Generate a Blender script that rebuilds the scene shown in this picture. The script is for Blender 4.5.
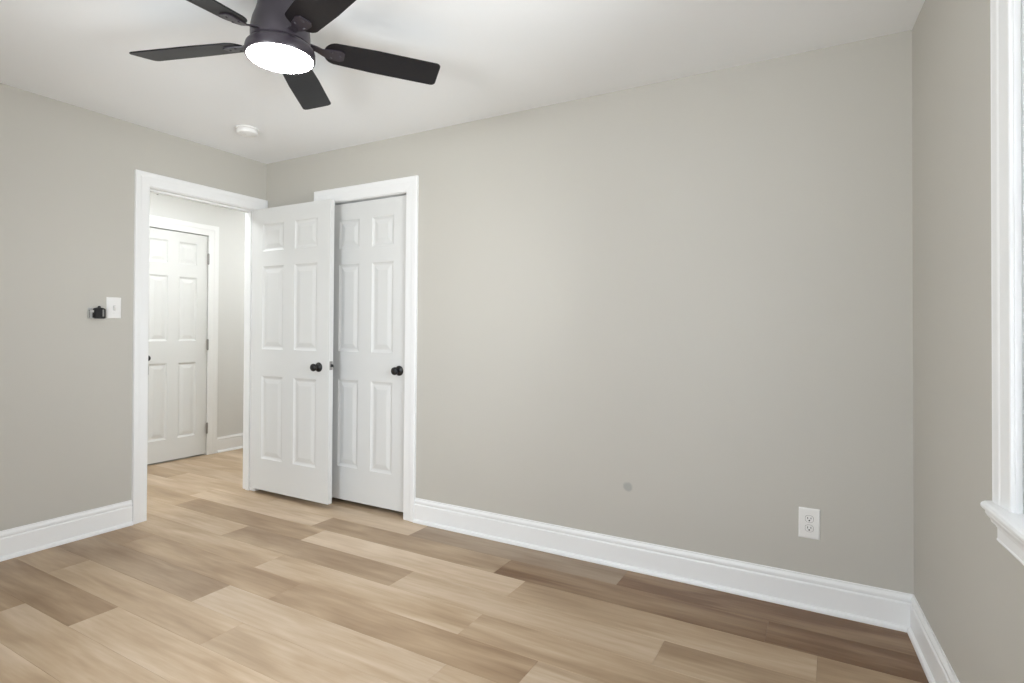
import bpy, bmesh, math, random
from mathutils import Vector, Matrix

# ------------------------------------------------------------------ clear
for o in list(bpy.data.objects):
    bpy.data.objects.remove(o, do_unlink=True)
S = bpy.context.scene
COL = S.collection
PI = math.pi

# ------------------------------------------------------------------ measurements (metres)
H = 2.44                     # ceiling
CAMZ = 1.1986
D = 2.782                    # back wall plane (y)
XL = -3.687                  # left wall plane (x)
XR, RA, LE = .3065, .0678, -.0108   # right wall: x at the corner, out-of-square angle, lean
HX = -5.12                   # far wall of the hall (x)
T = .12                      # wall thickness
YR = -.85                    # rear wall plane

# ------------------------------------------------------------------ camera
cam = bpy.data.cameras.new('camera')
cam.sensor_fit = 'HORIZONTAL'
cam.sensor_width = 36.0
cam.lens = 561.3 / 1024 * 36.0
cam.shift_y = -(341.5 - 331.2) / 1024
cam.clip_start = .02
cam_o = bpy.data.objects.new('camera', cam)
COL.objects.link(cam_o)
yaw = .5105
fwd = Vector((-math.sin(yaw), math.cos(yaw), 0))
rgt = Vector((math.cos(yaw), math.sin(yaw), 0))
up = Vector((0, 0, 1))
m = Matrix((rgt, up, -fwd)).transposed().to_4x4()
cam_o.matrix_world = Matrix.Translation((0, 0, CAMZ)) @ m @ Matrix.Rotation(.0095, 4, 'Z')
S.camera = cam_o

# ------------------------------------------------------------------ world, daylight, exposure
S.view_settings.view_transform = 'Standard'
S.view_settings.look = 'None'
S.view_settings.gamma = 1.0
S.view_settings.use_curve_mapping = False
S.view_settings.exposure = 0.0
SKY_STRENGTH = 20.0
FAN_EMIT = 42.0
HALL_EMIT = 60.0

w = bpy.data.worlds.new('daylight')
S.world = w
w.use_nodes = True
wn = w.node_tree
wn.nodes.clear()
wo = wn.nodes.new('ShaderNodeOutputWorld')
wb = wn.nodes.new('ShaderNodeBackground')
wg = wn.nodes.new('ShaderNodeTexCoord')
ws = wn.nodes.new('ShaderNodeSeparateXYZ')
wr = wn.nodes.new('ShaderNodeValToRGB')
wr.color_ramp.elements[0].position = .46
wr.color_ramp.elements[0].color = (.99, 1.04, 1.07, 1)
wr.color_ramp.elements[1].position = .54
wr.color_ramp.elements[1].color = (.86, .93, 1.0, 1)
wm = wn.nodes.new('ShaderNodeMapRange')
wm.inputs[1].default_value = -1
wm.inputs[2].default_value = 1
wn.links.new(wg.outputs['Generated'], ws.inputs[0])
wn.links.new(ws.outputs[2], wm.inputs[0])
wn.links.new(wm.outputs[0], wr.inputs[0])
wn.links.new(wr.outputs[0], wb.inputs[0])
wb.inputs[1].default_value = SKY_STRENGTH
wn.links.new(wb.outputs[0], wo.inputs[0])

# ------------------------------------------------------------------ materials
def new_mat(name):
    mt = bpy.data.materials.new(name)
    mt.use_nodes = True
    nt = mt.node_tree
    return mt, nt, nt.nodes['Principled BSDF']

def srgb(r, g, b):
    f = lambda c: (c / 255 / 12.92) if c / 255 <= .04045 else ((c / 255 + .055) / 1.055) ** 2.4
    return (f(r), f(g), f(b), 1)

def paint(name, col, rough=.6, bump=.0, scale=300, var=.0, spec=.5):
    mt, nt, p = new_mat(name)
    p.inputs['Roughness'].default_value = rough
    p.inputs['Specular IOR Level'].default_value = spec
    tc = nt.nodes.new('ShaderNodeTexCoord')
    n = nt.nodes.new('ShaderNodeTexNoise')
    n.inputs['Scale'].default_value = 1.7
    n.inputs['Detail'].default_value = 3
    nt.links.new(tc.outputs['Object'], n.inputs['Vector'])
    mx = nt.nodes.new('ShaderNodeMix')
    mx.data_type = 'RGBA'
    mx.inputs['A'].default_value = tuple(c * (1 - var) for c in col[:3]) + (1,)
    mx.inputs['B'].default_value = tuple(min(1, c * (1 + var)) for c in col[:3]) + (1,)
    nt.links.new(n.outputs['Fac'], mx.inputs['Factor'])
    nt.links.new(mx.outputs['Result'], p.inputs['Base Color'])
    if bump:
        n2 = nt.nodes.new('ShaderNodeTexNoise')
        n2.inputs['Scale'].default_value = scale
        n2.inputs['Detail'].default_value = 2
        nt.links.new(tc.outputs['Object'], n2.inputs['Vector'])
        b = nt.nodes.new('ShaderNodeBump')
        b.inputs['Strength'].default_value = bump
        b.inputs['Distance'].default_value = .001
        nt.links.new(n2.outputs['Fac'], b.inputs['Height'])
        nt.links.new(b.outputs[0], p.inputs['Normal'])
    return mt

WALLC = (.528, .506, .457, 1)
M_wall = paint('greige_wall_paint', WALLC, .62, .15, 260, .015)
M_hallwall = paint('pale_hall_paint', (.70, .695, .675, 1), .62, .15, 260, .01)
M_ceil = paint('ceiling_paint', (.92, .93, .94, 1), .8, .15, 220, .01)
M_trim = paint('white_trim_paint', (.87, .87, .865, 1), .38, .0)
M_door = paint('white_door_paint', (.72, .72, .705, 1), .5, .1, 500)
M_white = paint('white_plastic', (.82, .81, .79, 1), .35)
M_dark = paint('dark_slot', (.02, .02, .02, 1), .6)
M_black = paint('matte_black_metal', (.004, .004, .005, 1), .4)
M_blade = paint('espresso_blade', (.006, .005, .007, 1), .42, .25, 60, spec=.3)
M_house = paint('dark_bronze_housing', (.030, .024, .031, 1), .35)
M_steel = paint('brushed_nickel', (.34, .33, .32, 1), .35)
M_steel.node_tree.nodes['Principled BSDF'].inputs['Metallic'].default_value = .9
M_vinyl = paint('white_vinyl', (.84, .86, .87, 1), .3)
M_clear = paint('clear_plastic', (.55, .55, .53, 1), .2)
M_outside = paint('outdoor_paving', (.50, .49, .46, 1), .9)

# back wall: the same paint with the grey scuff mark
def back_wall_mat():
    mt = M_wall.copy()
    mt.name = 'greige_wall_paint_scuffed'
    nt = mt.node_tree
    p = nt.nodes['Principled BSDF']
    src = p.inputs['Base Color'].links[0].from_socket
    geo = nt.nodes.new('ShaderNodeNewGeometry')
    dist = nt.nodes.new('ShaderNodeVectorMath')
    dist.operation = 'DISTANCE'
    dist.inputs[1].default_value = (-.874, D, .412)
    nt.links.new(geo.outputs['Position'], dist.inputs[0])
    nz = nt.nodes.new('ShaderNodeTexNoise')
    nz.inputs['Scale'].default_value = 40
    nt.links.new(geo.outputs['Position'], nz.inputs['Vector'])
    ad = nt.nodes.new('ShaderNodeMath')
    ad.operation = 'MULTIPLY_ADD'
    ad.inputs[1].default_value = .012
    nt.links.new(nz.outputs['Fac'], ad.inputs[0])
    nt.links.new(dist.outputs['Value'], ad.inputs[2])
    mr = nt.nodes.new('ShaderNodeMapRange')
    mr.interpolation_type = 'SMOOTHSTEP'
    mr.inputs[1].default_value = .022
    mr.inputs[2].default_value = .036
    mr.inputs[3].default_value = .62
    mr.inputs[4].default_value = 0
    nt.links.new(ad.outputs[0], mr.inputs[0])
    mx = nt.nodes.new('ShaderNodeMix')
    mx.data_type = 'RGBA'
    mx.inputs['B'].default_value = (.30, .30, .29, 1)
    nt.links.new(mr.outputs[0], mx.inputs['Factor'])
    nt.links.new(src, mx.inputs['A'])
    nt.links.new(mx.outputs['Result'], p.inputs['Base Color'])
    return mt
M_wallback = back_wall_mat()

def emit_mat(name, col, s):
    mt, nt, p = new_mat(name)
    p.inputs['Base Color'].default_value = (.9, .9, .9, 1)
    p.inputs['Emission Color'].default_value = col
    p.inputs['Emission Strength'].default_value = s
    n = nt.nodes.new('ShaderNodeTexNoise')
    n.inputs['Scale'].default_value = 20
    nt.links.new(n.outputs['Fac'], p.inputs['Roughness'])
    return mt
M_fanlight = emit_mat('lit_frosted_diffuser', (1, .97, .96, 1), FAN_EMIT)
M_halllight = emit_mat('lit_hall_diffuser', (.94, .985, 1, 1), HALL_EMIT)

def glass_mat():
    mt = bpy.data.materials.new('window_glass')
    mt.use_nodes = True
    nt = mt.node_tree
    nt.nodes.clear()
    o = nt.nodes.new('ShaderNodeOutputMaterial')
    t = nt.nodes.new('ShaderNodeBsdfTransparent')
    g = nt.nodes.new('ShaderNodeBsdfGlossy')
    g.inputs['Roughness'].default_value = .02
    f = nt.nodes.new('ShaderNodeFresnel')
    f.inputs['IOR'].default_value = 1.45
    mx = nt.nodes.new('ShaderNodeMixShader')
    nt.links.new(f.outputs[0], mx.inputs[0])
    nt.links.new(t.outputs[0], mx.inputs[1])
    nt.links.new(g.outputs[0], mx.inputs[2])
    nt.links.new(mx.outputs[0], o.inputs[0])
    return mt
M_glass = glass_mat()

def floor_mat():
    mt, nt, p = new_mat('oak_vinyl_planks')
    at = nt.nodes.new('ShaderNodeAttribute')
    at.attribute_name = 'plank'
    sp = nt.nodes.new('ShaderNodeSeparateColor')
    nt.links.new(at.outputs['Color'], sp.inputs[0])
    tc = nt.nodes.new('ShaderNodeTexCoord')
    off = nt.nodes.new('ShaderNodeCombineXYZ')
    ml = nt.nodes.new('ShaderNodeMath')
    ml.operation = 'MULTIPLY'
    ml.inputs[1].default_value = 37.0
    nt.links.new(sp.outputs[1], ml.inputs[0])
    for i in range(3):
        nt.links.new(ml.outputs[0], off.inputs[i])
    va = nt.nodes.new('ShaderNodeVectorMath')
    nt.links.new(tc.outputs['Object'], va.inputs[0])
    nt.links.new(off.outputs[0], va.inputs[1])
    def noise(sx, sy, scale, detail, dist=0):
        mp = nt.nodes.new('ShaderNodeMapping')
        mp.inputs['Scale'].default_value = (sx, sy, 1)
        nt.links.new(va.outputs[0], mp.inputs[0])
        n = nt.nodes.new('ShaderNodeTexNoise')
        n.inputs['Scale'].default_value = scale
        n.inputs['Detail'].default_value = detail
        n.inputs['Distortion'].default_value = dist
        nt.links.new(mp.outputs[0], n.inputs['Vector'])
        return n.outputs['Fac']
    broad = noise(1.0, 5.0, 1.6, 3, .4)
    grain = noise(1.0, 14.0, 3.5, 6, .3)
    fine = noise(1.0, 30.0, 22.0, 3)
    knots = noise(1.0, 2.2, 4.0, 2, 1.0)
    def madd(a, k, b):
        x = nt.nodes.new('ShaderNodeMath')
        x.operation = 'MULTIPLY_ADD'
        nt.links.new(a, x.inputs[0])
        x.inputs[1].default_value = k
        if isinstance(b, float):
            x.inputs[2].default_value = b
        else:
            nt.links.new(b, x.inputs[2])
        return x.outputs[0]
    v = madd(broad, .55, -.275 - .13 - .03)
    v = madd(grain, .26, v)
    v = madd(fine, .06, v)
    tone = madd(sp.outputs[0], 1.0, v)
    cr = nt.nodes.new('ShaderNodeValToRGB')
    e = cr.color_ramp.elements
    e[0].position = 0.0
    e[0].color = (.165, .083, .034, 1)
    e[1].position = 1.0
    e[1].color = (.87, .735, .595, 1)
    a = e.new(.35); a.color = (.45, .322, .200, 1)
    a = e.new(.68); a.color = (.72, .583, .445, 1)
    nt.links.new(tone, cr.inputs[0])
    # a few planks lean grey
    mx = nt.nodes.new('ShaderNodeMix')
    mx.data_type = 'RGBA'
    mx.blend_type = 'MULTIPLY'
    mx.inputs['B'].default_value = (.88, .96, 1.12, 1)
    nt.links.new(sp.outputs[2], mx.inputs['Factor'])
    nt.links.new(cr.outputs[0], mx.inputs['A'])
    nt.links.new(mx.outputs['Result'], p.inputs['Base Color'])
    rr = nt.nodes.new('ShaderNodeMapRange')
    rr.inputs[3].default_value = .36
    rr.inputs[4].default_value = .52
    nt.links.new(grain, rr.inputs[0])
    nt.links.new(rr.outputs[0], p.inputs['Roughness'])
    p.inputs['Specular IOR Level'].default_value = .5
    b = nt.nodes.new('ShaderNodeBump')
    b.inputs['Strength'].default_value = .18
    b.inputs['Distance'].default_value = .0008
    nt.links.new(fine, b.inputs['Height'])
    nt.links.new(b.outputs[0], p.inputs['Normal'])
    return mt
M_floor = floor_mat()

# ------------------------------------------------------------------ mesh helpers
def obj(name, bm, mat, parent=None, smooth=False, angle=35):
    me = bpy.data.meshes.new(name)
    bmesh.ops.remove_doubles(bm, verts=bm.verts[:], dist=1e-5)
    bmesh.ops.recalc_face_normals(bm, faces=bm.faces[:])
    if smooth:
        for f in bm.faces:
            f.smooth = True
        for e in bm.edges:
            if len(e.link_faces) == 2 and e.calc_face_angle(0) > math.radians(angle):
                e.smooth = False
    bm.to_mesh(me)
    bm.free()
    o = bpy.data.objects.new(name, me)
    me.materials.append(mat)
    COL.objects.link(o)
    if parent:
        o.parent = parent
    return o

def tag(o, label=None, cat=None, kind=None, group=None):
    if label: o['label'] = label
    if cat: o['category'] = cat
    if kind: o['kind'] = kind
    if group: o['group'] = group
    return o

def empty(name, mw):
    o = bpy.data.objects.new(name, None)
    o.empty_display_size = .1
    COL.objects.link(o)
    o.matrix_world = mw
    return o

def box(bm, a, b, bev=0.0):
    vs = [bm.verts.new((x, y, z)) for x in (a[0], b[0]) for y in (a[1], b[1]) for z in (a[2], b[2])]
    fs = [(0, 1, 3, 2), (4, 6, 7, 5), (0, 4, 5, 1), (2, 3, 7, 6), (0, 2, 6, 4), (1, 5, 7, 3)]
    nf = [bm.faces.new([vs[i] for i in f]) for f in fs]
    if bev:
        es = list({e for f in nf for e in f.edges})
        bmesh.ops.bevel(bm, geom=es, offset=bev, segments=2, affect='EDGES', profile=.5)

def lathe(bm, prof, seg=40, mat=None, close=True):
    """profile (r, z) turned about z, then moved by mat"""
    rings = []
    mat = mat or Matrix.Identity(4)
    for r, z in prof:
        if r < 1e-6:
            rings.append([bm.verts.new(mat @ Vector((0, 0, z)))])
        else:
            rings.append([bm.verts.new(mat @ Vector((r * math.cos(2 * PI * i / seg), r * math.sin(2 * PI * i / seg), z))) for i in range(seg)])
    for a, b in zip(rings, rings[1:]):
        for i in range(seg):
            j = (i + 1) % seg
            if len(a) == 1 and len(b) == 1:
                continue
            if len(a) == 1:
                bm.faces.new((a[0], b[i], b[j]))
            elif len(b) == 1:
                bm.faces.new((a[i], b[0], a[j]))
            else:
                bm.faces.new((a[i], b[i], b[j], a[j]))

def sweep(bm, stations, closed_profile=True, caps=True):
    """stations: list of lists of points, consecutive lists get bridged"""
    rows = [[bm.verts.new(p) for p in st] for st in stations]
    n = len(rows[0])
    for a, b in zip(rows, rows[1:]):
        for i in range(n if closed_profile else n - 1):
            j = (i + 1) % n
            bm.faces.new((a[i], a[j], b[j], b[i]))
    if caps and closed_profile:
        bm.faces.new(rows[0])
        bm.faces.new(rows[-1][::-1])

# wall frames: (a, out, z) -> local x along the wall, local y OUT OF the room, z up
def frame(ox, oy, oz, ax, out, zz=(0, 0, 1)):
    return Matrix.Translation((ox, oy, oz)) @ Matrix((Vector(ax), Vector(out), Vector(zz))).transposed().to_4x4()
F_back = frame(0, D, 0, (1, 0, 0), (0, 1, 0))                 # a = x
F_left = frame(XL, 0, 0, (0, 1, 0), (-1, 0, 0))               # a = y
F_hall = frame(HX, 0, 0, (0, 1, 0), (-1, 0, 0))               # a = y
ZR = Vector((LE, 0, 1)).normalized()
AR = Vector((math.sin(RA), -math.cos(RA), 0))
OR_ = ZR.cross(AR).normalized()
F_right = frame(XR - LE * 1.2, D, 0, AR, OR_, ZR)             # a = distance from the corner
F_rear = frame(0, YR, 0, (1, 0, 0), (0, -1, 0))

def place(o, F):
    o.matrix_world = F
    return o

# ------------------------------------------------------------------ wall shells (openings left in the mesh)
def wall_mesh(a0, a1, z0, z1, holes, t=T):
    """box wall in frame coordinates with rectangular holes (ha0, ha1, hz0, hz1)"""
    bm = bmesh.new()
    xs = sorted({a0, a1} | {h[0] for h in holes} | {h[1] for h in holes})
    zs = sorted({z0, z1} | {h[2] for h in holes} | {h[3] for h in holes})
    def solid(x0, x1, y0, y1):
        cx, cz = (x0 + x1) / 2, (y0 + y1) / 2
        return not any(h[0] < cx < h[1] and h[2] < cz < h[3] for h in holes)
    nx, nz = len(xs) - 1, len(zs) - 1
    S_ = [[solid(xs[i], xs[i + 1], zs[j], zs[j + 1]) for j in range(nz)] for i in range(nx)]
    def q(*p):
        bm.faces.new([bm.verts.new(v) for v in p])
    for i in range(nx):
        for j in range(nz):
            if not S_[i][j]:
                continue
            x0, x1, y0, y1 = xs[i], xs[i + 1], zs[j], zs[j + 1]
            q((x0, 0, y0), (x1, 0, y0), (x1, 0, y1), (x0, 0, y1))
            q((x0, t, y0), (x0, t, y1), (x1, t, y1), (x1, t, y0))
            if i == 0 or not S_[i - 1][j]: q((x0, 0, y0), (x0, 0, y1), (x0, t, y1), (x0, t, y0))
            if i == nx - 1 or not S_[i + 1][j]: q((x1, 0, y0), (x1, t, y0), (x1, t, y1), (x1, 0, y1))
            if j == 0 or not S_[i][j - 1]: q((x0, 0, y0), (x0, t, y0), (x1, t, y0), (x1, 0, y0))
            if j == nz - 1 or not S_[i][j + 1]: q((x0, 0, y1), (x1, 0, y1), (x1, t, y1), (x0, t, y1))
    return bm

DW0, DW1, DZ = 1.941, 2.696, 2.078        # bedroom doorway: y range, head height
CL0, CL1, CZ = -3.070, -2.330, 2.078      # closet opening: x range
HD0, HD1, HZ = 2.592, 3.232, 2.076        # hall door opening: y range
W0, W1, WZ0, WZ1 = 1.090, 2.000, .779, 2.150   # window in right-wall coordinates
HY0, HY1 = .35, 4.70                      # hall extent
RX0, RX1 = -1.90, -.80                   # x range of the unseen fill window added in the rear wall

def struct(name, bm, mat, F, label, cat='wall', smooth=False):
    o = obj(name, bm, mat, None, smooth)
    place(o, F)
    return tag(o, label, cat, 'structure')

struct('wall_left', wall_mesh(YR, D, 0, H, [(DW0, DW1, 0, DZ)]), M_wall, F_left,
       'greige painted wall with the open doorway and the light switch')
struct('wall_back', wall_mesh(XL, XR + .06, 0, H, [(CL0, CL1, 0, CZ)]), M_wallback, F_back,
       'long greige painted wall with the closet door and the power outlet')
struct('wall_right', wall_mesh(-.12, 3.70, -.02, H + .02, [(W0, W1, WZ0, WZ1)]), M_wall, F_right,
       'greige painted wall holding the window at the right edge')
struct('wall_rear', wall_mesh(XL - T, .75, 0, H, [(RX0, RX1, .771, 2.150)]), M_wall, F_rear,
       'greige painted wall behind the camera')
struct('wall_hall', wall_mesh(HY0, HY1, 0, H, [(HD0, HD1, 0, HZ)]), M_hallwall, F_hall,
       'pale wall across the hall with the narrow door')
# hall ends, and the hall side of the closet
bm = bmesh.new()
box(bm, (HX - T, HY0 - T, 0), (XL - T, HY0, H))
struct('wall_hall_near', bm, M_wall, Matrix.Identity(4), 'hall end wall to the left out of view')
bm = bmesh.new()
box(bm, (HX - T, HY1, 0), (XL, HY1 + T, H))
struct('wall_hall_far', bm, M_wall, Matrix.Identity(4), 'hall end wall to the right out of view')
bm = bmesh.new()
box(bm, (XL - T, D, 0), (XL - .001, HY1, H))
struct('wall_hall_side', bm, M_wall, Matrix.Identity(4), 'hall side wall continuing past the doorway')
bm = bmesh.new()
box(bm, (XL, D + .75, 0), (-2.0, D + .80, H))
box(bm, (-2.05, D + T, 0), (-2.0, D + .75, H))
struct('wall_closet', bm, M_wall, Matrix.Identity(4), 'closet interior walls behind the closed door')

bm = bmesh.new()
box(bm, (HX - T - .04, HD0 - .15, 0), (HX - T, HD1 + .15, H))  # unseen panel added to keep outside light out of the door gaps
struct('hall_door_light_block', bm, M_wall, Matrix.Identity(4), 'panel added behind the narrow hall door to block outside light')

# ceilings
bm = bmesh.new()
box(bm, (XL - T, YR - T, H), (.80, D + .9, H + .1))
struct('ceiling', bm, M_ceil, Matrix.Identity(4), 'flat off-white bedroom ceiling', 'ceiling')
bm = bmesh.new()
box(bm, (HX - T, HY0 - T, H), (XL - T, HY1 + T, H + .1))
struct('ceiling_hall', bm, M_ceil, Matrix.Identity(4), 'flat white hall ceiling', 'ceiling')

# ------------------------------------------------------------------ floor: planks running along the back wall
random.seed(4)
PW, PL, Y0 = .184, 1.24, 2.754
known = {  # right-end tones of the first rows also carry the corner's shade
    0: ([-3.36, -2.12, -.86], [.72, .80, .40, .24], [.0, .0, .9, .1]),
    1: ([-3.97, -2.73, -1.43, -.20], [.75, .78, .46, .30, .08], [0, .0, .5, .2, .1]),
    2: ([-3.84, -2.60, -1.25, -.02], [.6, .50, .84, .62, .40], [0, .2, .2, .4, .2]),
    3: ([-3.05, -1.78, -.54], [.72, .46, .74, .52], [.1, .5, .4, .5]),
    4: ([-3.74, -2.50, -1.26, -.02], [.6, .66, .70, .60, .6], [0, .1, .3, .4, .3]),
    5: ([-3.39, -2.15, -.905], [.45, .50, .42, .74], [.1, .2, .3, .6]),
    6: ([-3.66, -2.42, -1.18], [.5, .40, .76, .66, .7], [.2, .6, .5, .5, .4]),
    7: ([-3.30, -2.06, -.82], [.44, .66, .70, .64], [.3, .3, .5, .6]),
    8: ([-2.64, -1.40, -.16], [.34, .72, .70, .66], [.2, .2, .5, .6]),
    9: ([-3.02, -1.78, -.54], [.42, .68, .72, .7], [.2, .3, .5, .5]),
    10: ([-3.40, -2.16, -.92], [.36, .66, .7, .7], [.5, .3, .5, .4]),
}
bm = bmesh.new()
cl = bm.loops.layers.color.new('plank')
xa, xb = HX - .02, .72
k = -13
while True:
    yt = Y0 - PW * k
    yb = yt - PW
    if yt < YR: break
    if k in known:
        seams, tones, greys = known[k]
        seams = list(seams); tones = list(tones); greys = list(greys)
        while seams[0] > xa + .1:
            seams.insert(0, seams[0] - PL)
            tones.insert(0, random.uniform(.45, .8))
            greys.insert(0, random.random() * .4)
        while seams[-1] < xb:
            seams.append(seams[-1] + PL)
            tones.append(random.uniform(.45, .75))
            greys.append(random.random() * .5)
    else:
        s0 = xa - random.random() * PL
        seams = [s0 + PL * (i + 1) for i in range(7)]
        tones = [random.uniform(.4, .82) for _ in range(9)]
        greys = [random.random() * .5 for _ in range(9)]
    edges = [xa] + [s for s in seams if xa < s < xb] + [xb]
    base = next((i for i, s in enumerate(seams) if s > xa), 0)
    for i in range(len(edges) - 1):
        x0, x1 = edges[i], edges[i + 1]
        tn = tones[min(base + i, len(tones) - 1)]
        tn = .62 + .46 * (tn - .62) if tn > .31 else tn + .05
        gy = greys[min(base + i, len(greys) - 1)]
        # the plank top with a hair-thin bevel round it
        g = .0007
        outer = [(x0, yb, -.0012), (x1, yb, -.0012), (x1, yt, -.0012), (x0, yt, -.0012)]
        inner = [(x0 + g, yb + g, 0), (x1 - g, yb + g, 0), (x1 - g, yt - g, 0), (x0 + g, yt - g, 0)]
        vo = [bm.verts.new(p) for p in outer]
        vi = [bm.verts.new(p) for p in inner]
        rnd = random.random()
        fs = [bm.faces.new(vi)]
        for q in range(4):
            fs.append(bm.faces.new((vo[q], vo[(q + 1) % 4], vi[(q + 1) % 4], vi[q])))
        for f in fs:
            for lp in f.loops:
                lp[cl] = (tn, rnd, gy, 1)
    k += 1
# slab underneath
floor_o = struct('floor', bm, M_floor, Matrix.Identity(4), 'light oak plank floor running through the doorway', 'floor')
bm = bmesh.new()
box(bm, (HX - T, YR - T, -.10), (.80, HY1 + T, -.004))
struct('floor_slab', bm, M_outside, Matrix.Identity(4), 'subfloor beneath the oak planks', 'floor')

# ------------------------------------------------------------------ baseboards
BB = [(0, 0), (.027, 0), (.027, .008), (.024, .016), (.018, .020), (.0145, .021), (.0145, .108),
      (.0125, .112), (.0095, .114), (.0095, .118), (.0125, .121), (.0125, .130), (.0095, .136), (.006, .141), (.005, .1487), (0, .1487)]
def baseboard(name, F, a0, a1, m0=0, m1=0, label=''):
    """m0/m1: +1 mitres an inside corner, 0 square end"""
    bm = bmesh.new()
    st = []
    for a, mm in ((a0, m0), (a1, m1)):
        st.append([(a + (d if a == a0 else -d) * mm, -d, z) for d, z in BB])
    sweep(bm, st)
    return struct(name, bm, M_trim, F, label, 'baseboard')
CW = .086                                       # casing width
baseboard('baseboard_left', F_left, YR, DW0 - CW, 1, 0, 'white baseboard along the wall left of the doorway')
baseboard('baseboard_back', F_back, CL1 + .09 + .002, XR - LE * 1.2, 0, 1, 'long white baseboard under the outlet wall')
baseboard('baseboard_right', F_right, 0, 3.62, 1, 0, 'white baseboard beneath the window')
baseboard('baseboard_rear', F_rear, XL, .55, 1, 1, 'white baseboard behind the camera')
baseboard('baseboard_hall', F_hall, HD1 + .098, HY1, 0, 0, 'white baseboard in the hall right of the narrow door')
baseboard('baseboard_hall_left', F_hall, HY0, HD0 - .098, 0, 0, 'white baseboard in the hall left of the narrow door')

# ------------------------------------------------------------------ casings (trim) and jambs
def casing_bm(x0, x1, z0, z1, cw, thick=.019, bottom=False):
    prof = [(0, 0), (0, .0095), (.004, .0115), (.012, .0120), (.050, .0150), (.056, .0172), (.063, .0180),
            (cw - .008, .0190), (cw - .003, thick), (cw, thick - .003), (cw, 0)]
    bm = bmesh.new()
    st = [[(x0 - t, -d, z0) for t, d in prof],
          [(x0 - t, -d, z1 + t) for t, d in prof],
          [(x1 + t, -d, z1 + t) for t, d in prof],
          [(x1 + t, -d, z0) for t, d in prof]]
    sweep(bm, st)
    return bm
def jamb_bm(x0, x1, z0, z1, depth, jt=.008, stop=None, off=.0005):
    """lining of an opening, inside faces at x0/x1/z1; stop = (d0, d1) ledge"""
    bm = bmesh.new()
    box(bm, (x0 - .004, off, z0), (x0 + jt - .004, depth, z1 + .004))
    box(bm, (x1 - jt + .004, off, z0), (x1 + .004, depth, z1 + .004))
    box(bm, (x0 + jt - .004, off, z1 - jt + .004), (x1 - jt + .004, depth, z1 + .004))
    if stop:
        s = .011
        a, b = x0 + jt - .004, x1 - jt + .004
        c = z1 - jt + .004
        box(bm, (a, stop[0], z0), (a + s, stop[1], c - s))
        box(bm, (b - s, stop[0], z0), (b, stop[1], c - s))
        box(bm, (a, stop[0], c - s), (b, stop[1], c))
    return bm

# bedroom doorway
t1 = struct('trim_1', casing_bm(DW0, DW1, 0, DZ, CW - .002), M_trim, F_left,
            'white moulded casing around the open bedroom doorway', 'door casing')
obj('jamb', jamb_bm(DW0, DW1, 0, DZ, T + .001, stop=(.042, .08)), M_trim, t1)
bm = bmesh.new()
box(bm, (DW0 + .0035, -.003, .905), (DW0 + .0062, .040, .958), .0008)
obj('strike_plate', bm, M_steel, t1)
bm = bmesh.new()
lathe(bm, [(.006, 0), (.006, .002), (.003, .004), (0, .0042)], 16, Matrix.Translation((DW0 + .085, .062, DZ - .0235)) @ Matrix.Rotation(PI, 4, 'X'))
obj('screw', bm, M_steel, t1)
# hall side casing of the same doorway
bm = casing_bm(-DW1, -DW0, 0, DZ, CW - .004)
t1b = struct('trim_2', bm, M_trim, frame(XL - T, 0, 0, (0, -1, 0), (1, 0, 0)),
             'white casing on the hall side of the bedroom doorway', 'door casing')
# closet
t2 = struct('trim_3', casing_bm(CL0, CL1, 0, CZ, .09), M_trim, F_back,
            'white moulded casing around the closed closet door', 'door casing')
obj('jamb', jamb_bm(CL0, CL1, 0, CZ, T + .001, stop=(.056, .09)), M_trim, t2)
# hall door
t3 = struct('trim_4', casing_bm(HD0, HD1, 0, HZ, .098), M_trim, F_hall,
            'white casing around the narrow door across the hall', 'door casing')
# recess so the hall door sits in the wall face
# ------------------------------------------------------------------ six panel doors
def door_slab(w, h, t, stile=.12, mull=.115, rails=(.229, .600, .196, .600, .110, .195)):
    pw = (w - 2 * stile - mull) / 2
    k = h / 2.045
    zs = [0]
    for dz in rails:
        zs.append(zs[-1] + dz * k)
    zs.append(h)
    xs = [0, stile, stile + pw, stile + pw + mull, stile + 2 * pw + mull, w]
    bm = bmesh.new()
    def face(y, s):
        # s = +1: recess goes towards +y
        for i in range(5):
            for j in range(7):
                x0, x1, z0, z1 = xs[i], xs[i + 1], zs[j], zs[j + 1]
                if i in (1, 3) and j in (1, 3, 5):
                    rings = [(0, 0), (.003, .0035), (.012, .0075), (.017, .0085), (.022, .0085), (.048, .0030), (.052, .0024)]
                    prev = None
                    for ins, dep in rings:
                        r = [bm.verts.new((a, y + s * dep, b)) for a, b in
                             ((x0 + ins, z0 + ins), (x1 - ins, z0 + ins), (x1 - ins, z1 - ins), (x0 + ins, z1 - ins))]
                        if prev:
                            for q in range(4):
                                bm.faces.new((prev[q], prev[(q + 1) % 4], r[(q + 1) % 4], r[q]))
                        prev = r
                    bm.faces.new(prev)
                else:
                    bm.faces.new([bm.verts.new(p) for p in ((x0, y, z0), (x1, y, z0), (x1, y, z1), (x0, y, z1))])
    face(0, 1)
    face(t, -1)
    for i in range(5):
        for z in (0, h):
            bm.faces.new([bm.verts.new(p) for p in ((xs[i], 0, z), (xs[i + 1], 0, z), (xs[i + 1], t, z), (xs[i], t, z))])
    for j in range(7):
        for x in (0, w):
            bm.faces.new([bm.verts.new(p) for p in ((x, 0, zs[j]), (x, 0, zs[j + 1]), (x, t, zs[j + 1]), (x, t, zs[j]))])
    bmesh.ops.remove_doubles(bm, verts=bm.verts[:], dist=1e-5)
    return bm

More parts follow.
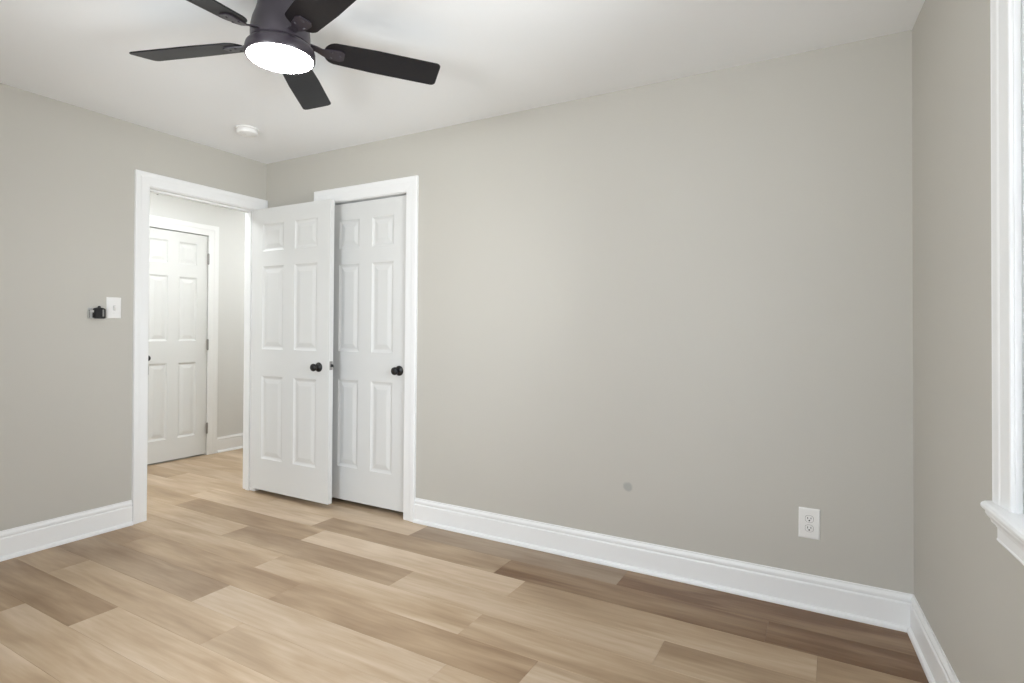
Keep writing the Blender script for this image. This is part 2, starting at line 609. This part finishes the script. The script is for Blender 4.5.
def knob(name, parent, x, y, z, sgn, scale=1.0, depth=1.0, mat=None):
    """round knob on a round rose; the axis points along local -y when sgn = -1"""
    rot = Matrix.Rotation(PI / 2 if sgn < 0 else -PI / 2, 4, 'X')
    M = Matrix.Translation((x, y, z)) @ rot @ Matrix.Diagonal((scale, scale, depth, 1))
    bm = bmesh.new()
    lathe(bm, [(0, .018), (.012, .018), (.011, .026), (.013, .031), (.019, .034), (.0245, .040), (.0258, .047),
               (.0240, .054), (.0175, .060), (.009, .0628), (0, .0633)], 36, M)
    o = obj(name, bm, mat or M_black, parent, True, 60)
    bm = bmesh.new()
    lathe(bm, [(0, 0), (.0325, 0), (.0325, .004), (.030, .0075), (.020, .0105), (.013, .019), (0, .0195)], 36, M)
    obj('rose', bm, mat or M_black, o, True, 50)
    return o

def hinge(parent, x, y, z, mat, hgt=.089, leaf=None, rad=1.0):
    bm = bmesh.new()
    lathe(bm, [(r_ * rad, z_) for r_, z_ in ((0, -.006), (.003, -.006), (.0045, -.001), (.0062, 0), (.0062, hgt), (.0045, hgt + .001), (.003, hgt + .006), (0, hgt + .006))],
          16, Matrix.Translation((x, y, z - hgt / 2)))
    if leaf:
        box(bm, (min(x, x + leaf[0]), min(y, y + leaf[1]), z - hgt / 2), (max(x, x + leaf[0]), max(y, y + leaf[1]), z + hgt / 2))
    return obj('hinge', bm, mat, parent, True, 40)

# open bedroom door (hinged on the right jamb, swung flat in front of the closet)
HXD, HYD = -3.676, 2.655
d1w = .801
d1 = obj('door_1', door_slab(d1w, 2.028, .035), M_door)
place(d1, Matrix.Translation((HXD, HYD, .037)))
tag(d1, 'open white six-panel door standing in front of the closet', 'door', 'structure')
knob('door_knob', d1, d1w - .095, 0, .908, -1)
knob('door_knob', d1, d1w - .066, .035, .908, 1, .9, .9)
bm = bmesh.new()
box(bm, (d1w - .001, .005, .892), (d1w + .0015, .030, .950), .0006)
lt = obj('latch_plate', bm, M_steel, d1)
bm = bmesh.new()
sweep(bm, [[(d1w, .010, .912), (d1w + .013, .024, .912), (d1w, .024, .912)], [(d1w, .010, .930), (d1w + .013, .024, .930), (d1w, .024, .930)]])
obj('latch_bolt', bm, M_black, lt)
for z in (.20, 1.02, 1.85):
    hinge(d1, -.002, .039, z, M_steel)

# closet door
d2w = CL1 - CL0 - .014
d2 = obj('door_2', door_slab(d2w, 2.030, .035), M_door)
place(d2, Matrix.Translation((CL0 + .007, D + .020, .032)))
tag(d2, 'closed white six-panel closet door with black knob', 'door', 'structure')
kx = -2.398 - (CL0 + .007)
knob('door_knob', d2, kx, 0, .905, -1)
bm = bmesh.new()
box(bm, (d2w + .0005, -.002, .880), (d2w + .0022, .006, .940))
obj('latch_plate', bm, M_steel, d2)

# hall door
d3w = HD1 - HD0 - .008
d3 = obj('door_3', door_slab(d3w, HZ - .022, .006 + .03, .103, .098, (.190, .675, .198, .580, .115, .200)), M_door)
F3 = frame(HX, HD0 + .004, .014, (0, 1, 0), (-1, 0, 0))
place(d3, F3 @ Matrix.Translation((0, .002, 0)))
tag(d3, 'closed narrow white six-panel door across the hall', 'door', 'structure')
knob('door_knob', d3, 2.668 - HD0, 0, .923, -1)
for z in (.24, 1.03, 1.84):
    hinge(d3, d3w + .002, -.012, z, M_steel, .095, leaf=(-.001, .010), rad=1.5)

# ------------------------------------------------------------------ window in the right wall (double hung, vinyl)
def window(name, F, x0, x1, z0, z1, label, blind=False, stool=True):
    cw = .092
    root = empty(name, F)
    tag(root, label, 'window', 'structure')
    bm = casing_bm(x0, x1, z0 + .012, z1, cw, .020)
    obj('window_casing', bm, M_trim, root)
    # wooden lining and inner stop
    bm = bmesh.new()
    dpt = T + .02
    j = .018
    box(bm, (x0, -.003, z0), (x0 + .004, dpt, z1))
    box(bm, (x1 - .004, -.003, z0), (x1, dpt, z1))
    box(bm, (x0, -.003, z1 - .004), (x1, dpt, z1))
    obj('window_jamb', bm, M_trim, root)
    # stool with rounded nose and horns
    bm = bmesh.new()
    hn = .008
    nose = [(-.033, .000), (-.039, -.003), (-.042, -.008), (-.042, -.013), (-.039, -.018), (-.033, -.021)]
    zt = z0 + .012
    xo0, xo1 = x0 - cw - hn, x1 + cw + hn
    pr = [(.0, 0)] + nose + [(.0, -.021)]
    sweep(bm, [[(xo0 + .003, y * .94, zt + z) for y, z in pr], [(xo0, y * .9, zt + z) for y, z in pr],
               [(xo0 + .006, y, zt + z) for y, z in pr], [(xo1 - .006, y, zt + z) for y, z in pr],
               [(xo1, y * .9, zt + z) for y, z in pr]])
    box(bm, (x0, -.0005, zt - .022), (x1, .090, zt))
    obj('window_stool', bm, M_trim, root)
    # apron with bed mould
    bm = bmesh.new()
    za = zt - .021
    t1_ = [(0, 0), (-.034, 0), (-.034, -.006), (-.030, -.014), (-.024, -.021), (-.022, -.028), (0, -.028)]
    t2_ = [(0, -.028), (-.017, -.028), (-.017, -.034), (-.014, -.038), (-.014, -.062), (-.016, -.066), (-.012, -.072), (0, -.072)]
    for ap, ins in ((t1_, .002), (t2_, .016)):
        sweep(bm, [[(x0 - cw + ins, y, za + z) for y, z in ap], [(x1 + cw - ins, y, za + z) for y, z in ap]])
    obj('window_apron', bm, M_trim, root)
    # vinyl frame with tracks
    bm = bmesh.new()
    fx0, fx1, fz0, fz1 = x0 + .004, x1 - .004, zt, z1 - .004
    for (y0, y1, f) in ((.010, .096, .010), (.010, .018, .020), (.050, .056, .022), (.080, .096, .030)):
        box(bm, (fx0, y0, fz0), (fx0 + f, y1, fz1))
        box(bm, (fx1 - f, y0, fz0), (fx1, y1, fz1))
        box(bm, (fx0 + f, y0, fz1 - f), (fx1 - f, y1, fz1))
        box(bm, (fx0 + f, y0, fz0), (fx1 - f, y1, fz0 + f * .7))
    obj('window_frame', bm, M_vinyl, root)
    zm = (fz0 + fz1) / 2
    for nm, y0, za_, zb_ in (('lower_sash', .031, fz0 + .012, zm + .02), ('upper_sash', .058, zm - .02, fz1 - .014)):
        bm = bmesh.new()
        r = .042
        a0, a1 = fx0 + .014, fx1 - .014
        box(bm, (a0, y0, za_), (a0 + r, y0 + .018, zb_), .002)
        box(bm, (a1 - r, y0, za_), (a1, y0 + .018, zb_), .002)
        box(bm, (a0 + r - .001, y0, za_), (a1 - r + .001, y0 + .018, za_ + r), .002)
        box(bm, (a0 + r - .001, y0, zb_ - r), (a1 - r + .001, y0 + .018, zb_), .002)
        s = obj(nm, bm, M_vinyl, root)
        bm = bmesh.new()
        box(bm, (a0 + r - .004, y0 + .008, za_ + r - .004), (a1 - r + .004, y0 + .011, zb_ - r + .004))
        obj('pane', bm, M_glass, s)
    # daylight portal outside the glass (guides sampling of the sky only)
    L = bpy.data.lights.new('sky_portal', 'AREA')
    L.shape = 'RECTANGLE'
    L.size = x1 - x0
    L.size_y = z1 - z0
    L.cycles.is_portal = True
    lo = bpy.data.objects.new('sky_portal', L)
    COL.objects.link(lo)
    lo.matrix_world = F @ Matrix.Translation(((x0 + x1) / 2, .16, (z0 + z1) / 2)) @ Matrix.Rotation(-PI / 2, 4, 'X')
    return root

window('window_1', F_right, W0, W1, WZ0, WZ1, 'white double hung window with moulded stool at the right edge')
window('fill_window', F_rear, RX0, RX1, .771, 2.150, 'unseen white double hung window added behind the camera for fill light')  # unseen window, added to bring fill daylight into the room

# ------------------------------------------------------------------ ceiling fan
FX, FY, BZ = -1.80, 1.412, 2.275
fan = empty('ceiling_fan', Matrix.Translation((FX, FY, H)))
tag(fan, 'black five-blade ceiling fan with a lit round lamp', 'ceiling fan')
z = lambda v: v - H
bm = bmesh.new()
lathe(bm, [(0, 0), (.078, 0), (.080, z(2.425)), (.083, z(2.40)), (.090, z(2.375)), (.099, z(2.35)), (.104, z(2.325)), (.106, z(2.30)),
           (.106, z(2.272)), (.100, z(2.266)), (0, z(2.266))], 56)
obj('motor_housing', bm, M_house, fan, True)
bm = bmesh.new()
lathe(bm, [(0, z(2.266)), (.098, z(2.266)), (.112, z(2.262)), (.121, z(2.252)), (.124, z(2.242)), (.1245, z(2.220)), (.122, z(2.2145)), (.117, z(2.2145)),
           (.117, z(2.222)), (0, z(2.222))], 56)
obj('light_ring', bm, M_house, fan, True)
bm = bmesh.new()
lathe(bm, [(0, z(2.221)), (.1165, z(2.221)), (.1165, z(2.2142)), (.110, z(2.2095)), (.085, z(2.205)), (.04, z(2.202)), (0, z(2.2015))], 56)
obj('light_diffuser', bm, M_fanlight, fan, True)
PIT = math.radians(-13)
def blade_bm():
    bm = bmesh.new()
    # plan outline: rounded root, slightly flaring body, tip cut on a slight slant with soft corners
    pts = []
    r0, r1 = .155, .612
    hw0, hw1 = .058, .068
    n = 12
    for i in range(n + 1):                    # root half round
        a = PI / 2 + PI * i / n
        pts.append((r0 + .042 + .042 * math.cos(a), hw0 * math.sin(a)))
    # lower side to tip
    c = .018
    pts += [(.35, -.0655), (r1 - c - .004, -hw1)]
    for i in range(1, 5):
        a = -PI / 2 + PI / 2 * i / 4
        pts.append((r1 - c - .004 + c * math.cos(a), -hw1 + c + c * math.sin(a)))
    for i in range(0, 5):
        a = PI / 2 * i / 4
        pts.append((r1 - c + .004 + c * math.cos(a), hw1 - c + c * math.sin(a)))
    pts += [(.35, .0655)]
    th = .0055
    lo = [bm.verts.new((x, y, -th / 2)) for x, y in pts]
    hi = [bm.verts.new((x, y, th / 2)) for x, y in pts]
    bm.faces.new(lo[::-1])
    bm.faces.new(hi)
    for i in range(len(pts)):
        j = (i + 1) % len(pts)
        bm.faces.new((lo[i], lo[j], hi[j], hi[i]))
    es = [e for e in bm.edges if abs(e.verts[0].co.z - e.verts[1].co.z) < 1e-6]
    bmesh.ops.bevel(bm, geom=es, offset=.0014, segments=2, affect='EDGES')
    return bm
def bracket_bm():
    bm = bmesh.new()
    # arm leaving the housing, then a forked plate under the blade root
    def bar(pts, wd, th):
        st = []
        for (x, zz, ww) in pts:
            st.append([(x, -ww, zz - th / 2), (x, ww, zz - th / 2), (x, ww, zz + th / 2), (x, -ww, zz + th / 2)])
        sweep(bm, st)
    bar([(.094, .012, .016), (.125, .006, .014), (.150, -.004, .017), (.172, -.0062, .026), (.215, -.0062, .030), (.232, -.0062, .020)], 0, .005)
    for sx, sy in ((.182, -.017), (.182, .017), (.215, 0)):
        lathe(bm, [(0, -.0125), (.0035, -.0115), (.005, -.009), (.005, -.004), (0, -.004)], 12, Matrix.Translation((sx, sy, 0)))
    return bm
blade_me = None
for i in range(5):
    a = .941 + i * 2 * PI / 5
    M = Matrix.Translation((0, 0, BZ - H)) @ Matrix.Rotation(a, 4, 'Z') @ Matrix.Rotation(PIT, 4, 'X')
    if blade_me is None:
        b = obj('blade', blade_bm(), M_blade, fan, True, 25)
        k_ = obj('blade_bracket', bracket_bm(), M_house, fan, True, 30)
        blade_me, br_me = b.data, k_.data
    else:
        b = bpy.data.objects.new('blade', blade_me); COL.objects.link(b); b.parent = fan
        k_ = bpy.data.objects.new('blade_bracket', br_me); COL.objects.link(k_); k_.parent = fan
    b.matrix_local = M
    k_.matrix_local = M

# ------------------------------------------------------------------ smoke detector
sd = empty('smoke_detector', Matrix.Translation((-3.148, 2.232, H)))
tag(sd, 'round white smoke detector on the ceiling near the corner', 'smoke detector')
bm = bmesh.new()
lathe(bm, [(0, 0), (.066, 0), (.067, -.003), (.067, -.008), (.064, -.010), (0, -.010)], 48)
obj('base_plate', bm, M_white, sd, True)
bm = bmesh.new()
lathe(bm, [(0, -.010), (.058, -.010), (.058, -.014), (.062, -.0145), (.062, -.026), (.058, -.033), (.048, -.038), (.030, -.0405),
           (.028, -.039), (.014, -.039), (.012, -.0405), (0, -.041)], 48)
obj('cover', bm, M_white, sd, True, 30)

# ------------------------------------------------------------------ light switch
def plate_bm(wd, ht, th=.006):
    bm = bmesh.new()
    pr = [(0, 0), (0, .002), (.002, .0045), (.006, th)]
    prev = None
    for ins, dep in pr:
        r = [bm.verts.new(p) for p in ((-wd / 2 + ins, -dep, -ht / 2 + ins), (wd / 2 - ins, -dep, -ht / 2 + ins),
                                      (wd / 2 - ins, -dep, ht / 2 - ins), (-wd / 2 + ins, -dep, ht / 2 - ins))]
        if prev:
            for q in range(4):
                bm.faces.new((prev[q], prev[(q + 1) % 4], r[(q + 1) % 4], r[q]))
        else:
            bm.faces.new(r[::-1])
        prev = r
    bm.faces.new(prev)
    return bm
def screw(parent, x, zz, y=-.006):
    bm = bmesh.new()
    lathe(bm, [(0, 0), (.0034, 0), (.0030, .0011), (.0008, .0014), (.0006, .0008), (0, .0008)], 14,
          Matrix.Translation((x, y, zz)) @ Matrix.Rotation(PI / 2, 4, 'X'))
    return obj('screw', bm, M_white, parent, True)
sw = empty('light_switch', F_left @ Matrix.Translation((1.749, 0, 1.314)))
tag(sw, 'white toggle light switch plate beside the doorway casing', 'light switch')
obj('wall_plate', plate_bm(.078, .126), M_white, sw)
bm = bmesh.new()
sweep(bm, [[(-.0055, -.0055, -.013), (.0055, -.0055, -.013), (.0055, -.0055, .013), (-.0055, -.0055, .013)],
           [(-.005, -.010, -.009), (.005, -.010, -.009), (.005, -.011, .011), (-.005, -.011, .011)],
           [(-.0045, -.017, .002), (.0045, -.017, .002), (.0045, -.0185, .010), (-.0045, -.0185, .010)]])
obj('toggle', bm, M_white, sw)
bm = bmesh.new()
for (a, b) in (((-.0068, -.0064, -.0148), (-.0056, -.0058, .0148)), ((.0056, -.0064, -.0148), (.0068, -.0058, .0148)),
               ((-.0068, -.0064, -.0148), (.0068, -.0058, -.0132)), ((-.0068, -.0064, .0132), (.0068, -.0058, .0148))):
    box(bm, a, b)
obj('toggle_slot', bm, M_clear, sw)
screw(sw, 0, .030)
screw(sw, 0, -.030)

# ------------------------------------------------------------------ small black remote in a clear wall cradle
rc = empty('remote_holder', F_left @ Matrix.Translation((1.656, 0, 1.287)))
tag(rc, 'small black holder with clear side piece left of the light switch', 'remote holder')
bm = bmesh.new()
N = 20
prof = []
for i in range(N + 1):                       # rounded-shoulder black body with a small knob on top
    t = PI * i / N
    prof.append((.010 + .0285 * math.cos(t), .012 + .014 * math.sin(t) ** .8 if 0 < i < N else .012))
poly = [(.0385, -.034), (.0385, .012)] + prof[1:-1] + [(-.0185, .012), (-.0185, -.034), (-.012, -.038), (.032, -.038)]
sweep(bm, [[(x * .96 + .0004, -.001, zz) for x, zz in poly], [(x, -.006, zz) for x, zz in poly], [(x, -.026, zz) for x, zz in poly], [(x * .92 + .001, -.031, zz * .93) for x, zz in poly]])
obj('black_body', bm, M_black, rc, True, 30)
bm = bmesh.new()
lathe(bm, [(0, -.008), (.007, -.008), (.008, 0), (.0075, .006), (.004, .009), (0, .0095)], 18, Matrix.Translation((.010, -.016, .026)))
obj('top_button', bm, M_black, rc, True)
bm = bmesh.new()
box(bm, (.020, -.0335, -.026), (.028, -.0300, .014), .0012)
obj('grey_stripe', bm, M_steel, rc)
bm = bmesh.new()
box(bm, (-.043, -.004, -.037), (-.019, -.001, .024), .0012)
box(bm, (-.043, -.022, -.037), (-.040, -.004, .010), .001)
box(bm, (-.043, -.022, -.037), (-.019, -.004, -.034), .001)
box(bm, (-.043, -.022, -.004), (-.019, -.0195, .010), .001)
ck = obj('clear_cradle', bm, M_clear, rc)
bm = bmesh.new()
box(bm, (-.040, -.0045, .010), (-.022, -.003, .0125)); box(bm, (-.040, -.0045, .018), (-.022, -.003, .0195))
box(bm, (-.0425, -.0225, -.034), (-.0405, -.0218, .012))
obj('cradle_edge', bm, M_dark, ck)

# ------------------------------------------------------------------ power outlet
po = empty('power_outlet', F_back @ Matrix.Translation((-.058, 0, .371)))
tag(po, 'white duplex power outlet low on the long wall', 'power outlet')
obj('wall_plate', plate_bm(.084, .132), M_white, po)
for sz in (.0205, -.0205):
    bm = bmesh.new()
    pts = []
    for i in range(28):
        a = 2 * PI * i / 28
        pts.append((max(-.0150, min(.0150, .0175 * math.cos(a))) , .0148 * math.sin(a)))
    sweep(bm, [[(x, -.0055, sz + zz) for x, zz in pts], [(x, -.0078, sz + zz) for x, zz in pts], [(x * .96, -.0084, sz + zz * .96) for x, zz in pts]])
    so = obj('socket', bm, M_white, po)
    bm = bmesh.new()
    box(bm, (-.0076, -.0087, sz - .0010), (-.0050, -.0083, sz + .0080))
    box(bm, (.0050, -.0087, sz + .0000), (.0076, -.0083, sz + .0075))
    lathe(bm, [(0, 0), (.0032, 0), (.0032, .0004), (0, .0004)], 14, Matrix.Translation((0, -.0083, sz - .0065)) @ Matrix.Rotation(PI / 2, 4, 'X'))
    obj('socket_slots', bm, M_dark, so)
    # grey ring standing in for the shadow gap round the socket face
    bm = bmesh.new()
    ring = [(x * 1.10, zz * 1.10) for x, zz in pts]
    st = []
    for (x, zz), (x2, z2) in zip(pts, ring):
        st.append([(x, -.0061, sz + zz), (x2, -.0061, sz + z2), (x2, -.0063, sz + z2), (x, -.0063, sz + zz)])
    st.append(st[0])
    sweep(bm, st, True, False)
    obj('socket_shade_ring', bm, M_steel, so)
screw(po, 0, 0)

# ------------------------------------------------------------------ hall lamp and two more added to even the hall light (flush, on the hall ceiling, out of sight above the door head)
M_hall_me = None
for hy, where in ((2.48, 'opposite the bedroom doorway'), (4.00, 'added unseen at the far right end of the hall'), (.95, 'added unseen at the far left end of the hall')):
    hl = empty('unseen_hall_ceiling_light', Matrix.Translation((-4.30, hy, H)))
    tag(hl, 'flush round white hall ceiling light ' + where, 'ceiling light', None, 'hall ceiling lights')
    if M_hall_me is None:
        bm = bmesh.new()
        lathe(bm, [(0, 0), (.165, 0), (.168, -.010), (.165, -.022), (.155, -.026), (0, -.026)], 48)
        pn = obj('base_pan', bm, M_steel, hl, True)
        bm = bmesh.new()
        lathe(bm, [(0, -.026), (.150, -.026), (.148, -.040), (.13, -.055), (.09, -.066), (.04, -.071), (0, -.072)], 48)
        df = obj('light_diffuser', bm, M_halllight, hl, True)
        M_hall_me = (pn.data, df.data)
    else:
        for nm, me in zip(('base_pan', 'light_diffuser'), M_hall_me):
            c = bpy.data.objects.new(nm, me)
            COL.objects.link(c)
            c.parent = hl
